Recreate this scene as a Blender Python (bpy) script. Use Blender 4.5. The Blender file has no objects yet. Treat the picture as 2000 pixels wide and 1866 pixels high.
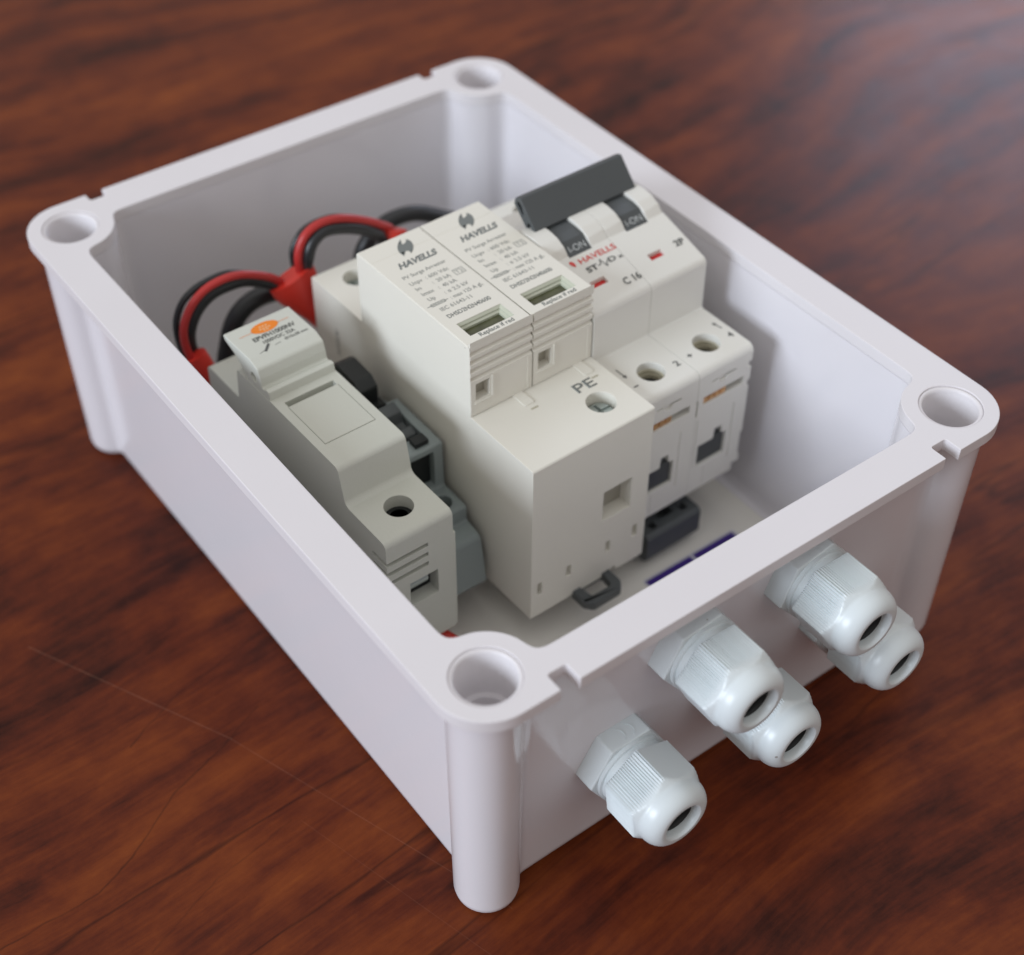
import bpy, bmesh, math, random
from mathutils import Vector, Matrix

random.seed(7)
SC = bpy.context.scene
COL = SC.collection
MM = 0.00091       # working unit -> metres (the box is a 150 x 200 mm enclosure)
KM = 1.0989        # scale of the module frame against the box frame
K = 1.0            # scale in force for the thing being built
ZT = 80.5            # rim height above the table, mm (rim plane is z=0 in the working frame)

# ------------------------------------------------------------------ camera
CAMP = (-112.17170507848014, -157.78897319176997, 244.01008613189776)
RT = (0.8020236273, -0.5972767359, 0.0043129950)
DN = (-0.4133307214, -0.5602045548, -0.7178638949)
FW = (0.4311795634, 0.5739611116, -0.6961701131)
cam_d = bpy.data.cameras.new('camera')
cam = bpy.data.objects.new('camera', cam_d)
COL.objects.link(cam)
m = Matrix(((RT[0], -DN[0], -FW[0]), (RT[1], -DN[1], -FW[1]), (RT[2], -DN[2], -FW[2]))).to_4x4()
m.translation = Vector((CAMP[0]*MM, CAMP[1]*MM, (CAMP[2]+ZT)*MM))
cam.matrix_world = m
cam_d.sensor_fit = 'HORIZONTAL'
cam_d.sensor_width = 36.0
cam_d.lens = 2965.93/2000*36.0
cam_d.clip_start = 0.01
cam_d.clip_end = 50
cam_d.dof.use_dof = True
cam_d.dof.focus_distance = 0.338*.91*1.06
cam_d.dof.aperture_fstop = 9.5
SC.camera = cam

# ------------------------------------------------------------------ light
w = bpy.data.worlds.new('World'); SC.world = w; w.use_nodes = True
nt = w.node_tree
bg = nt.nodes['Background']
tc = nt.nodes.new('ShaderNodeTexCoord'); sp = nt.nodes.new('ShaderNodeSeparateXYZ')
rp = nt.nodes.new('ShaderNodeValToRGB')
nt.links.new(tc.outputs['Generated'], sp.inputs[0]); nt.links.new(sp.outputs['Z'], rp.inputs[0])
rp.color_ramp.elements[0].position = 0.0; rp.color_ramp.elements[0].color = (.30, .24, .22, 1)
rp.color_ramp.elements[1].position = 1.0; rp.color_ramp.elements[1].color = (.85, .835, .815, 1)
e = rp.color_ramp.elements.new(.35); e.color = (.44, .41, .39, 1)
nt.links.new(rp.outputs[0], bg.inputs[0]); bg.inputs[1].default_value = 1.06

def area(name, loc, target, sx, sy, power, col):
    d = bpy.data.lights.new(name, 'AREA'); d.shape = 'RECTANGLE'; d.size = sx; d.size_y = sy
    d.energy = power; d.color = col
    o = bpy.data.objects.new(name, d); COL.objects.link(o)
    o.location = loc
    v = Vector(target) - Vector(loc)
    o.rotation_euler = v.to_track_quat('-Z', 'Y').to_euler()
    return o
def aim(az, el, d, tx, ty, tz):
    az, el = math.radians(az), math.radians(el)
    return (tx+d*math.cos(el)*math.cos(az), ty+d*math.cos(el)*math.sin(az), tz+d*math.sin(el))
area('window_light', aim(182.5, 19, 3.0, .065, .09, .05), (.065, .09, .05), 1.25, 1.0, 72, (.80, .885, 1.0))
area('far_window_light', (2.35, 1.30, 1.12), (.42, .20, 0), 1.0, .8, 17.0, (.66, .76, 1.0))

SC.view_settings.view_transform = 'Standard'
SC.view_settings.look = 'None'
SC.view_settings.exposure = 0
SC.view_settings.gamma = 1
SC.view_settings.use_curve_mapping = False
SC.cycles.max_bounces = 8
SC.cycles.use_denoising = True

# ------------------------------------------------------------------ materials
def mat(name, col, rough=.4, spec=.5, metal=0, coat=0, coat_r=.1, bump=0, bscale=900, var=.0, sss=0, mottle=25):
    m = bpy.data.materials.new(name); m.use_nodes = True
    n = m.node_tree; b = n.nodes['Principled BSDF']
    b.inputs['Base Color'].default_value = (*col, 1)
    b.inputs['Roughness'].default_value = rough
    b.inputs['Specular IOR Level'].default_value = spec
    b.inputs['Metallic'].default_value = metal
    b.inputs['Coat Weight'].default_value = coat
    b.inputs['Coat Roughness'].default_value = coat_r
    if sss:
        b.inputs['Subsurface Weight'].default_value = sss
        b.inputs['Subsurface Radius'].default_value = (1, 1, 1)
        b.inputs['Subsurface Scale'].default_value = .0015
    t = n.nodes.new('ShaderNodeTexCoord')
    if var:
        nz = n.nodes.new('ShaderNodeTexNoise'); nz.inputs['Scale'].default_value = mottle
        nz.inputs['Detail'].default_value = 6
        n.links.new(t.outputs['Object'], nz.inputs['Vector'])
        r = n.nodes.new('ShaderNodeValToRGB')
        r.color_ramp.elements[0].position = .3; r.color_ramp.elements[1].position = .7
        r.color_ramp.elements[0].color = tuple(c*(1-var) for c in col)+(1,)
        r.color_ramp.elements[1].color = tuple(min(1, c*(1+var)) for c in col)+(1,)
        n.links.new(nz.outputs['Fac'], r.inputs[0]); n.links.new(r.outputs[0], b.inputs['Base Color'])
        mr = n.nodes.new('ShaderNodeMapRange'); mr.inputs[3].default_value = rough*.85; mr.inputs[4].default_value = min(1, rough*1.2)
        n.links.new(nz.outputs['Fac'], mr.inputs[0]); n.links.new(mr.outputs[0], b.inputs['Roughness'])
    if bump:
        nz = n.nodes.new('ShaderNodeTexNoise'); nz.inputs['Scale'].default_value = bscale
        nz.inputs['Detail'].default_value = 3
        n.links.new(t.outputs['Object'], nz.inputs['Vector'])
        bp = n.nodes.new('ShaderNodeBump'); bp.inputs['Strength'].default_value = bump
        bp.inputs['Distance'].default_value = .0003
        n.links.new(nz.outputs['Fac'], bp.inputs['Height']); n.links.new(bp.outputs[0], b.inputs['Normal'])
    return m

M_BOX = mat('enclosure_plastic', (.735, .715, .75), .14, .8, bump=.05, bscale=500, var=.012)
M_FLOOR = mat('brightened_floor_plastic', (.80, .78, .72), .4, .4, var=.015)  # paler than the walls, to lift the brightness of the box floor
M_RIM = mat('rim_plastic', (.715, .69, .71), .42, .4, bump=.06, bscale=700, var=.015)
M_SPD = mat('ivory_plastic', (.74, .72, .645), .42, .4, bump=.10, bscale=1800, var=.012)
M_MCB = mat('breaker_plastic', (.72, .71, .66), .36, .45, bump=.06, bscale=1800, var=.012)
M_FUSE = mat('grey_beige_plastic', (.55, .56, .50), .45, .4, bump=.12, bscale=1800, var=.015)
M_GLAND = mat('gland_nylon', (.66, .72, .74), .31, .5, bump=.03, bscale=600, var=.015)
M_DARK = mat('charcoal_plastic', (.072, .080, .083), .40, .45, bump=.1, bscale=1500, var=.06)
M_CLAMP = mat('clamp_plastic', (.045, .050, .052), .35, .5, var=.1)
M_BLACK = mat('black_plastic', (.012, .014, .014), .45, .4, var=.1)
M_HOLE = mat('dark_rubber', (.006, .008, .009), .5, .4)
M_RED = mat('red_boot', (.62, .035, .022), .38, .5, var=.05)
M_REDW = mat('red_wire_insulation', (.42, .022, .02), .38, .5, var=.05)
M_BLKW = mat('black_wire_insulation', (.014, .015, .017), .36, .5, var=.1)
M_INK = mat('grey_ink', (.175, .19, .182), .5, .3)
M_INKL = mat('pale_grey_ink', (.30, .31, .29), .5, .3)
M_INKD = mat('dark_ink', (.09, .095, .09), .5, .3)
M_INKR = mat('red_ink', (.62, .06, .05), .5, .3)
M_INKW = mat('white_ink', (.55, .58, .58), .5, .3)
M_ORG = mat('orange_ink', (.78, .22, .02), .5, .3)
M_WIN = mat('indicator_glass', (.075, .08, .04), .12, .5, var=.35, mottle=300)
M_BEV = mat('window_bevel', (.50, .52, .42), .2, .5)
M_STEEL = mat('zinc_screw', (.42, .47, .46), .32, .5, metal=.85, var=.05)
M_COP = mat('copper_strip', (.72, .43, .20), .30, .5, metal=.85, var=.15, mottle=500)
M_BLUEGREY = mat('blue_grey_plastic', (.26, .30, .30), .4, .45, bump=.08, bscale=1500, var=.03)
M_REDIND = mat('red_indicator', (.55, .02, .02), .3, .5)
M_PURPLE = mat('purple_sticker_ink', (.05, .02, .22), .35, .5, var=.06)
M_WHITE = mat('sticker_white', (.6, .6, .66), .4, .4)
M_RAIL = mat('rail_steel', (.5, .5, .5), .35, .5, metal=.9, var=.05)

def specks(m, scale, size, share, amt):
    # sparse dust and dirt specks
    n = m.node_tree; b = n.nodes['Principled BSDF']
    src = b.inputs['Base Color'].links[0].from_socket
    t = n.nodes.new('ShaderNodeNewGeometry'); v = n.nodes.new('ShaderNodeTexVoronoi'); v.inputs['Scale'].default_value = scale
    n.links.new(t.outputs['Position'], v.inputs['Vector'])
    lt = n.nodes.new('ShaderNodeMath'); lt.operation = 'LESS_THAN'; lt.inputs[1].default_value = size
    n.links.new(v.outputs['Distance'], lt.inputs[0])
    sx = n.nodes.new('ShaderNodeSeparateColor'); n.links.new(v.outputs['Color'], sx.inputs[0])
    g = n.nodes.new('ShaderNodeMath'); g.operation = 'GREATER_THAN'; g.inputs[1].default_value = 1-share
    n.links.new(sx.outputs[0], g.inputs[0])
    mu = n.nodes.new('ShaderNodeMath'); mu.operation = 'MULTIPLY'; n.links.new(lt.outputs[0], mu.inputs[0]); n.links.new(g.outputs[0], mu.inputs[1])
    m2 = n.nodes.new('ShaderNodeMath'); m2.operation = 'MULTIPLY'; n.links.new(mu.outputs[0], m2.inputs[0]); m2.inputs[1].default_value = amt
    mx = n.nodes.new('ShaderNodeMix'); mx.data_type = 'RGBA'; n.links.new(m2.outputs[0], mx.inputs[0])
    n.links.new(src, mx.inputs[6]); mx.inputs[7].default_value = (.16, .12, .08, 1)
    n.links.new(mx.outputs[2], b.inputs['Base Color'])
specks(M_RIM, 150, .05, .06, .35); specks(M_BOX, 110, .045, .05, .25); specks(M_GLAND, 260, .09, .05, .6)
specks(M_SPD, 260, .05, .05, .35); specks(M_FUSE, 260, .06, .06, .3)

def wood():
    m = bpy.data.materials.new('polished_rosewood'); m.use_nodes = True
    n = m.node_tree; L = n.links; b = n.nodes['Principled BSDF']
    tc = n.nodes.new('ShaderNodeTexCoord')
    def node(t, **k):
        x = n.nodes.new(t)
        for a, v in k.items(): setattr(x, a, v)
        return x
    def math_(op, a, b_=None, clamp=False):
        x = node('ShaderNodeMath', operation=op, use_clamp=clamp)
        for i, v in enumerate((a, b_)):
            if v is None: continue
            if isinstance(v, (int, float)): x.inputs[i].default_value = v
            else: L.new(v, x.inputs[i])
        return x.outputs[0]
    def noise(vec, scale, detail=5, rough=.55, dist=0):
        x = node('ShaderNodeTexNoise'); x.inputs['Scale'].default_value = scale
        x.inputs['Detail'].default_value = detail; x.inputs['Roughness'].default_value = rough
        x.inputs['Distortion'].default_value = dist
        L.new(vec, x.inputs['Vector']); return x.outputs['Fac']
    # large warp so the figure bends
    wn = node('ShaderNodeTexNoise'); wn.inputs['Scale'].default_value = 4.0; wn.inputs['Detail'].default_value = 2
    L.new(tc.outputs['Object'], wn.inputs['Vector'])
    sub = node('ShaderNodeVectorMath', operation='SUBTRACT'); L.new(wn.outputs['Color'], sub.inputs[0]); sub.inputs[1].default_value = (.5, .5, .5)
    sc = node('ShaderNodeVectorMath', operation='MULTIPLY'); L.new(sub.outputs[0], sc.inputs[0]); sc.inputs[1].default_value = (.02, .075, 0)
    ad = node('ShaderNodeVectorMath', operation='ADD'); L.new(tc.outputs['Object'], ad.inputs[0]); L.new(sc.outputs[0], ad.inputs[1])
    mp = node('ShaderNodeMapping'); L.new(ad.outputs[0], mp.inputs[0])
    mp.inputs['Rotation'].default_value = (0, 0, math.radians(4))
    mp.inputs['Scale'].default_value = (11, 62, 1)
    v = mp.outputs[0]
    broad = noise(v, 1.0, 4, .55, .4)
    mp2 = node('ShaderNodeMapping'); L.new(ad.outputs[0], mp2.inputs[0])
    mp2.inputs['Rotation'].default_value = (0, 0, math.radians(4)); mp2.inputs['Scale'].default_value = (55, 640, 1)
    fine = noise(mp2.outputs[0], 1.0, 6, .65)
    mp4 = node('ShaderNodeMapping'); L.new(ad.outputs[0], mp4.inputs[0]); mp4.inputs['Scale'].default_value = (46, 84, 1)
    mott = noise(mp4.outputs[0], 1.0, 6, .66, .3)
    blot = noise(tc.outputs['Object'], 9, 3, .5)
    iso = noise(tc.outputs['Object'], 120, 6, .7)
    f = math_('ADD', math_('MULTIPLY', broad, .55), math_('ADD', math_('MULTIPLY', mott, .27), math_('MULTIPLY', iso, .16)))
    f = math_('ADD', f, math_('MULTIPLY', fine, .20))
    f = math_('ADD', f, math_('MULTIPLY', blot, .22))
    f = math_('SUBTRACT', f, .138)
    r = node('ShaderNodeValToRGB'); L.new(f, r.inputs[0])
    cr = r.color_ramp
    cr.elements[0].position = .42; cr.elements[0].color = (0.0272, 0.0072, 0.0050, 1)
    cr.elements[1].position = .78; cr.elements[1].color = (0.2425, 0.0624, 0.0130, 1)
    for p, c in ((.475, (0.0582, 0.0132, 0.0072, 1)), (.54, (0.0951, 0.0192, 0.0083, 1)), (.61, (0.1377, 0.0296, 0.0094, 1)), (.69, (0.1794, 0.0416, 0.0108, 1))):
        e = cr.elements.new(p); e.color = c
    col = r.outputs[0]
    sx = node('ShaderNodeSeparateXYZ'); L.new(tc.outputs['Object'], sx.inputs[0])
    # thin dark veins following the figure
    mp3 = node('ShaderNodeMapping'); L.new(ad.outputs[0], mp3.inputs[0])
    mp3.inputs['Scale'].default_value = (3.0, 22, 1); mp3.inputs['Location'].default_value = (7.1, 4.9, 0)
    vn = noise(mp3.outputs[0], 1.0, 5, .5, .2)
    vein = math_('SUBTRACT', 1.0, math_('MULTIPLY', math_('ABSOLUTE', math_('SUBTRACT', vn, .47)), 85), True)
    gate = math_('MULTIPLY', math_('SUBTRACT', blot, .42), 6, True)
    vein = math_('MULTIPLY', math_('MULTIPLY', vein, gate), .55)
    mix = node('ShaderNodeMix', data_type='RGBA'); L.new(vein, mix.inputs[0]); L.new(col, mix.inputs[6]); mix.inputs[7].default_value = (.012, .004, .004, 1)
    col = mix.outputs[2]
    def scratch(x0, y0, x1, y1, wd, amt):
        dx, dy = x1-x0, y1-y0; ln = math.hypot(dx, dy); dx /= ln; dy /= ln
        a = math_('SUBTRACT', sx.outputs[0], x0); c = math_('SUBTRACT', sx.outputs[1], y0)
        d = math_('ABSOLUTE', math_('SUBTRACT', math_('MULTIPLY', a, dy), math_('MULTIPLY', c, dx)))
        t = math_('ADD', math_('MULTIPLY', a, dx), math_('MULTIPLY', c, dy))
        g = math_('SUBTRACT', 1.0, math_('DIVIDE', d, wd), True)
        on = math_('MULTIPLY', math_('GREATER_THAN', t, 0), math_('LESS_THAN', t, ln))
        nn = noise(tc.outputs['Object'], 160, 2)
        return math_('MULTIPLY', math_('MULTIPLY', g, on), math_('MULTIPLY', nn, amt))
    jn = node('ShaderNodeTexNoise'); jn.inputs['Scale'].default_value = 70; jn.inputs['Detail'].default_value = 3; L.new(tc.outputs['Object'], jn.inputs['Vector'])
    jv = node('ShaderNodeVectorMath', operation='MULTIPLY_ADD'); L.new(jn.outputs['Color'], jv.inputs[0]); jv.inputs[1].default_value = (.0045, .0045, 0); jv.inputs[2].default_value = (-.00225, -.00225, 0)
    ja = node('ShaderNodeVectorMath', operation='ADD'); L.new(jv.outputs[0], ja.inputs[0]); L.new(tc.outputs['Object'], ja.inputs[1])
    keep = sx; sx = node('ShaderNodeSeparateXYZ'); L.new(ja.outputs[0], sx.inputs[0])
    ck = None
    CR = [(-.105, .0485), (-.0918, .0490), (-.0690, .0487), (-.0560, .0545), (-.0444, .0614), (-.0255, .0684), (-.016, .0725)]
    CR2 = [(-.046, .0800), (-.0334, .0862), (-.0180, .0895), (-.0035, .0923)]
    CR3 = [(-.066, .0290), (-.046, .0370), (-.026, .0400)]
    for c in (CR, CR2, CR3):
        for (p0, p1) in zip(c[:-1], c[1:]):
            q = scratch(*p0, *p1, .00040, .85 if c is not CR3 else .4)
            ck = q if ck is None else math_('MAXIMUM', ck, q)
    sx = keep
    mixc = node('ShaderNodeMix', data_type='RGBA'); L.new(math_('MINIMUM', ck, 1.0), mixc.inputs[0]); L.new(col, mixc.inputs[6]); mixc.inputs[7].default_value = (.014, .006, .005, 1)
    col = mixc.outputs[2]
    # two long faint scratches in the lacquer (object space, metres)
    s = math_('ADD', scratch(-.0529, .1230, -.0258, .0679, .00020, .42), scratch(-.0260, .0683, .0010, -.0075, .00017, .30))
    s = math_('ADD', s, scratch(-.0242, .0388, -.0091, -.0137, .00014, .18))
    s = math_('ADD', s, scratch(.120, -.060, .128, -.095, .00016, .22))
    # small specks of dust
    vo = node('ShaderNodeTexVoronoi'); vo.inputs['Scale'].default_value = 62; L.new(tc.outputs['Object'], vo.inputs['Vector'])
    sp1 = math_('LESS_THAN', vo.outputs['Distance'], .014)
    s = math_('ADD', s, math_('MULTIPLY', sp1, .35), True)
    mix2 = node('ShaderNodeMix', data_type='RGBA'); L.new(s, mix2.inputs[0]); L.new(col, mix2.inputs[6]); mix2.inputs[7].default_value = (.42, .20, .13, 1)
    L.new(mix2.outputs[2], b.inputs['Base Color'])
    rr = node('ShaderNodeMapRange'); L.new(mott, rr.inputs[0]); rr.inputs[3].default_value = .24; rr.inputs[4].default_value = .40
    L.new(rr.outputs[0], b.inputs['Roughness'])
    b.inputs['Specular IOR Level'].default_value = .11
    bp = node('ShaderNodeBump'); bp.inputs['Strength'].default_value = .12; bp.inputs['Distance'].default_value = .0004
    L.new(fine, bp.inputs['Height']); L.new(bp.outputs[0], b.inputs['Normal'])
    return m
M_WOOD = wood()

# ------------------------------------------------------------------ mesh helpers (all numbers in mm)
def place(o, x, y, z, rz=0):
    # module frame: measured about the point CAMP, KM times larger than the box frame
    x, y, z = (CAMP[i]+K*(v-CAMP[i]) for i, v in enumerate((x, y, z)))
    o.location = (x*MM, y*MM, (z+ZT)*MM); o.rotation_euler = (0, 0, rz)

def thing(name, label, cat, x=0, y=0, z=0, rz=0, group=None):
    o = bpy.data.objects.new(name, None); COL.objects.link(o)
    o.empty_display_size = .01
    place(o, x, y, z, rz)
    o['label'] = label; o['category'] = cat
    if group: o['group'] = group
    return o

def finish(name, bm, m, parent=None, ang=32, smooth=True, raw=None):
    me = raw
    if me is None:
        bmesh.ops.recalc_face_normals(bm, faces=bm.faces)
        bm.transform(Matrix.Scale(MM*K, 4))
        me = bpy.data.meshes.new(name); bm.to_mesh(me); bm.free()
    me.name = name
    if smooth:
        me.shade_smooth(); me.set_sharp_from_angle(angle=math.radians(ang))
    me.materials.clear(); me.materials.append(m)
    o = bpy.data.objects.new(name, me); COL.objects.link(o)
    if parent: o.parent = parent
    return o

def solid(name, bm, cutters, bevel, m, parent=None, extra=None, seg=2, ang=32, limit=30, selfi=False):
    """boolean away the cutters, bevel the edges, return ONE mesh object"""
    tmp = []
    def mk(b):
        bmesh.ops.recalc_face_normals(b, faces=b.faces)
        me = bpy.data.meshes.new('t'); b.to_mesh(me); b.free()
        o = bpy.data.objects.new('t', me); COL.objects.link(o); tmp.append(o); return o
    base = mk(bm)
    for c in cutters:
        co = mk(c)
        md = base.modifiers.new('b', 'BOOLEAN'); md.operation = 'DIFFERENCE'; md.object = co; md.solver = 'EXACT'
        md.use_self = selfi
    if bevel:
        md = base.modifiers.new('v', 'BEVEL'); md.width = bevel; md.segments = seg
        md.limit_method = 'ANGLE'; md.angle_limit = math.radians(limit); md.use_clamp_overlap = True
        md.harden_normals = False
    bpy.context.view_layer.update()
    dg = bpy.context.evaluated_depsgraph_get()
    me = bpy.data.meshes.new_from_object(base.evaluated_get(dg))
    for o in tmp: bpy.data.objects.remove(o)
    b = bmesh.new(); b.from_mesh(me); bpy.data.meshes.remove(me)
    if extra:
        me2 = bpy.data.meshes.new('x'); bmesh.ops.recalc_face_normals(extra, faces=extra.faces); extra.to_mesh(me2); extra.free(); b.from_mesh(me2); bpy.data.meshes.remove(me2)
    b.transform(Matrix.Scale(MM*K, 4))
    me = bpy.data.meshes.new(name); b.to_mesh(me); b.free()
    o = finish(name, None, m, parent, ang=max(ang, 50), raw=me)
    md = o.modifiers.new('weighted', 'WEIGHTED_NORMAL'); md.keep_sharp = True; md.weight = 90
    return o

def add_prism(bm, poly, axis, a0, a1):
    def P(p, a):
        if axis == 'x': return (a, p[0], p[1])
        if axis == 'y': return (p[0], a, p[1])
        return (p[0], p[1], a)
    v0 = [bm.verts.new(P(p, a0)) for p in poly]; v1 = [bm.verts.new(P(p, a1)) for p in poly]
    n = len(poly)
    bm.faces.new(v0[::-1]); bm.faces.new(v1)
    for i in range(n):
        bm.faces.new((v0[i], v0[(i+1) % n], v1[(i+1) % n], v1[i]))
    return bm
def prism(poly, axis, a0, a1): return add_prism(bmesh.new(), poly, axis, a0, a1)
def add_box(bm, x0, x1, y0, y1, z0, z1): return add_prism(bm, [(x0, y0), (x1, y0), (x1, y1), (x0, y1)], 'z', z0, z1)
def box(*a): return add_box(bmesh.new(), *a)

def add_lathe(bm, prof, axis, c, seg=48, close=True):
    """prof: (r, t) list ; closed solid ring when close"""
    rings = []
    for r, t in prof:
        ring = []
        for i in range(seg):
            a = 2*math.pi*i/seg; u, v = r*math.cos(a), r*math.sin(a)
            if axis == 'z': p = (c[0]+u, c[1]+v, t)
            elif axis == 'y': p = (c[0]+u, t, c[1]+v)
            else: p = (t, c[0]+u, c[1]+v)
            ring.append(bm.verts.new(p))
        rings.append(ring)
    n = len(rings)
    for k in range(n if close == 'loop' else n-1):
        A, B = rings[k], rings[(k+1) % n]
        for i in range(seg):
            j = (i+1) % seg
            bm.faces.new((A[i], A[j], B[j], B[i]))
    if close is True:
        bm.faces.new(rings[0][::-1]); bm.faces.new(rings[-1])
    return bm
def cyl(r, t0, t1, axis, c, seg=48): return add_lathe(bmesh.new(), [(r, t0), (r, t1)], axis, c, seg)

def rp(pts, n=5):
    """polygon with filleted corners: pts = (x, y[, r])"""
    out = []; N = len(pts)
    for i, p in enumerate(pts):
        r = p[2] if len(p) > 2 else 0
        P = Vector(p[:2])
        if r <= 0: out.append(tuple(P)); continue
        A = (Vector(pts[i-1][:2])-P); B = (Vector(pts[(i+1) % N][:2])-P)
        la, lb = A.length, B.length; A.normalize(); B.normalize()
        ang = A.angle(B); d = min(r/math.tan(ang/2), la*.49, lb*.49); rr = d*math.tan(ang/2)
        bis = (A+B).normalized(); cen = P+bis*(rr/math.sin(ang/2))
        s = P+A*d-cen; t = P+B*d-cen
        a0 = math.atan2(s.y, s.x); da = math.atan2(t.y, t.x)-a0
        while da > math.pi: da -= 2*math.pi
        while da < -math.pi: da += 2*math.pi
        for k in range(n+1):
            a = a0+da*k/n; out.append((cen.x+rr*math.cos(a), cen.y+rr*math.sin(a)))
    return out

def catmull(pts, n=10):
    P = [Vector(p) for p in pts]; P = [2*P[0]-P[1]]+P+[2*P[-1]-P[-2]]; out = []
    for i in range(1, len(P)-2):
        for k in range(n):
            t = k/n
            out.append(.5*((2*P[i])+(-P[i-1]+P[i+1])*t+(2*P[i-1]-5*P[i]+4*P[i+1]-P[i+2])*t*t+(-P[i-1]+3*P[i]-3*P[i+1]+P[i+2])*t**3))
    out.append(P[-2]); return out

def add_tube(bm, path, rad, seg=20, flat=(0, 1, 0)):
    """rad: number or function(t)->(ru, rv); u is along cross(dir, flat)"""
    n = len(path); rings = []
    for i, p in enumerate(path):
        d = (path[min(i+1, n-1)]-path[max(i-1, 0)]).normalized()
        u = d.cross(Vector(flat))
        u = u.normalized() if u.length > .05 else d.orthogonal().normalized()
        v = u.cross(d).normalized()
        r = rad(i/(n-1)) if callable(rad) else (rad, rad)
        rings.append([bm.verts.new(p+u*r[0]*math.cos(2*math.pi*k/seg)+v*r[1]*math.sin(2*math.pi*k/seg)) for k in range(seg)])
    for k in range(n-1):
        for i in range(seg):
            j = (i+1) % seg; bm.faces.new((rings[k][i], rings[k][j], rings[k+1][j], rings[k+1][i]))
    bm.faces.new(rings[0][::-1]); bm.faces.new(rings[-1])
    return bm

# --- printed writing: built-in font turned into thin mesh, lying in the local plane, reading along +x
def text_bm(s, h, width=None, bold=0.0, spacing=1.0):
    cu = bpy.data.curves.new('t', 'FONT'); cu.body = s; cu.size = 1; cu.offset = bold; cu.space_character = spacing
    cu.resolution_u = 4
    o = bpy.data.objects.new('t', cu); COL.objects.link(o)
    bpy.context.view_layer.update()
    me = bpy.data.meshes.new_from_object(o.evaluated_get(bpy.context.evaluated_depsgraph_get()))
    bpy.data.objects.remove(o)
    b = bmesh.new(); b.from_mesh(me); bpy.data.meshes.remove(me)
    xs = [v.co.x for v in b.verts]
    x0, x1 = min(xs), max(xs)
    k = h/0.70      # cap height of the built-in font is about 0.7
    kx = k if width is None else width/(x1-x0)
    for v in b.verts: v.co = Vector(((v.co.x-x0)*kx, v.co.y*k, 0))
    return b
def put(dst, src, x, y, z, rot=None):
    """place flat text: rot is a 3x3/4x4 applied before translation"""
    mt = Matrix.Translation((x, y, z)) @ (rot.to_4x4() if rot else Matrix.Identity(4))
    src.transform(mt)
    me = bpy.data.meshes.new('x'); src.to_mesh(me); src.free(); dst.from_mesh(me); bpy.data.meshes.remove(me)
def flat(dst, poly, z):
    vs = [dst.verts.new((p[0], p[1], z)) for p in poly]; dst.faces.new(vs)
def ink(name, bm, m, parent):
    """give flat ink a 0.03 mm thickness"""
    ext = bmesh.ops.extrude_face_region(bm, geom=bm.faces[:])
    for v in [g for g in ext['geom'] if isinstance(g, bmesh.types.BMVert)]: v.co.z += .03
    return finish(name, bm, m, parent, smooth=False)
def ink_raw(name, bm, m, parent): return finish(name, bm, m, parent, smooth=False)

# ================================================================== table
t = solid('table_top', box(-900, 1500, -700, 1500, -ZT-30, -ZT), [], 1.5, M_WOOD)
t.location = (0, 0, ZT*MM); t['kind'] = 'structure'

# ================================================================== enclosure box
W, LN = 139.7, 196.3
XI0, XI1, YI0, YI1 = -1.2, 141.0, -1.0, 196.2        # cavity
XO0, XO1, YO0, YO1 = -3.2, 142.9, -3.0, 198.3        # outer wall faces
RX0, RX1, RY0, RY1 = -12.0, 151.6, -11.9, 208.4      # rim edges
HOLES = [(0, 0), (W, 0), (W, LN), (0, LN)]
enc = thing('enclosure_box', 'open glossy white plastic enclosure box with round corner screw bosses on the wooden table', 'enclosure box', 69.85, 98, -ZT)
OX, OY, OZ = 69.85, 98, -ZT
def sh(bm):
    bmesh.ops.translate(bm, verts=bm.verts, vec=(-OX, -OY, -OZ)); return bm

def quad_outline(fn):
    """fn(sx, sy) gives the corner polyline in the +,+ sense running from the x-wall to the y-wall"""
    out = []
    order = [((-1, -1), 0), ((1, -1), 1), ((1, 1), 0), ((-1, 1), 1)]
    for (s, rev) in order:
        pl = fn(*s)
        out += pl[::-1] if rev else pl
    return out
def inner_corner(sx, sy, d=0, R=12.0):
    cx = 0 if sx < 0 else W; cy = 0 if sy < 0 else LN
    wx = XI0 if sx < 0 else XI1; wy = YI0 if sy < 0 else YI1
    R += d; wx -= sx*d; wy -= sy*d
    P = lambda a: (cx - sx*R*math.cos(a), cy - sy*R*math.sin(a))
    pts = []
    a0 = math.radians(71); a1 = math.radians(19)
    S = Vector((wx, cy - sy*(R+5.0))); C1 = Vector((wx, cy-sy*(R+.3))); E_ = Vector(P(a0))
    C2 = Vector((wx-sx*1.0, cy-sy*(R+.3)))
    for k in range(8):
        u = k/8; pts.append(tuple(((1-u)**3)*S+3*u*(1-u)**2*C1+3*u*u*(1-u)*C2+u**3*E_))
    for k in range(13): pts.append(P(a0+(a1-a0)*k/12))
    S = Vector(P(a1)); C1 = Vector((cx-sx*(R+.3), wy-sy*1.0)); C2 = Vector((cx-sx*(R+.3), wy)); E_ = Vector((cx-sx*(R+5.0), wy))
    for k in range(1, 9):
        u = k/8; pts.append(tuple(((1-u)**3)*S+3*u*(1-u)**2*C1+3*u*u*(1-u)*C2+u**3*E_))
    return pts
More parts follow.
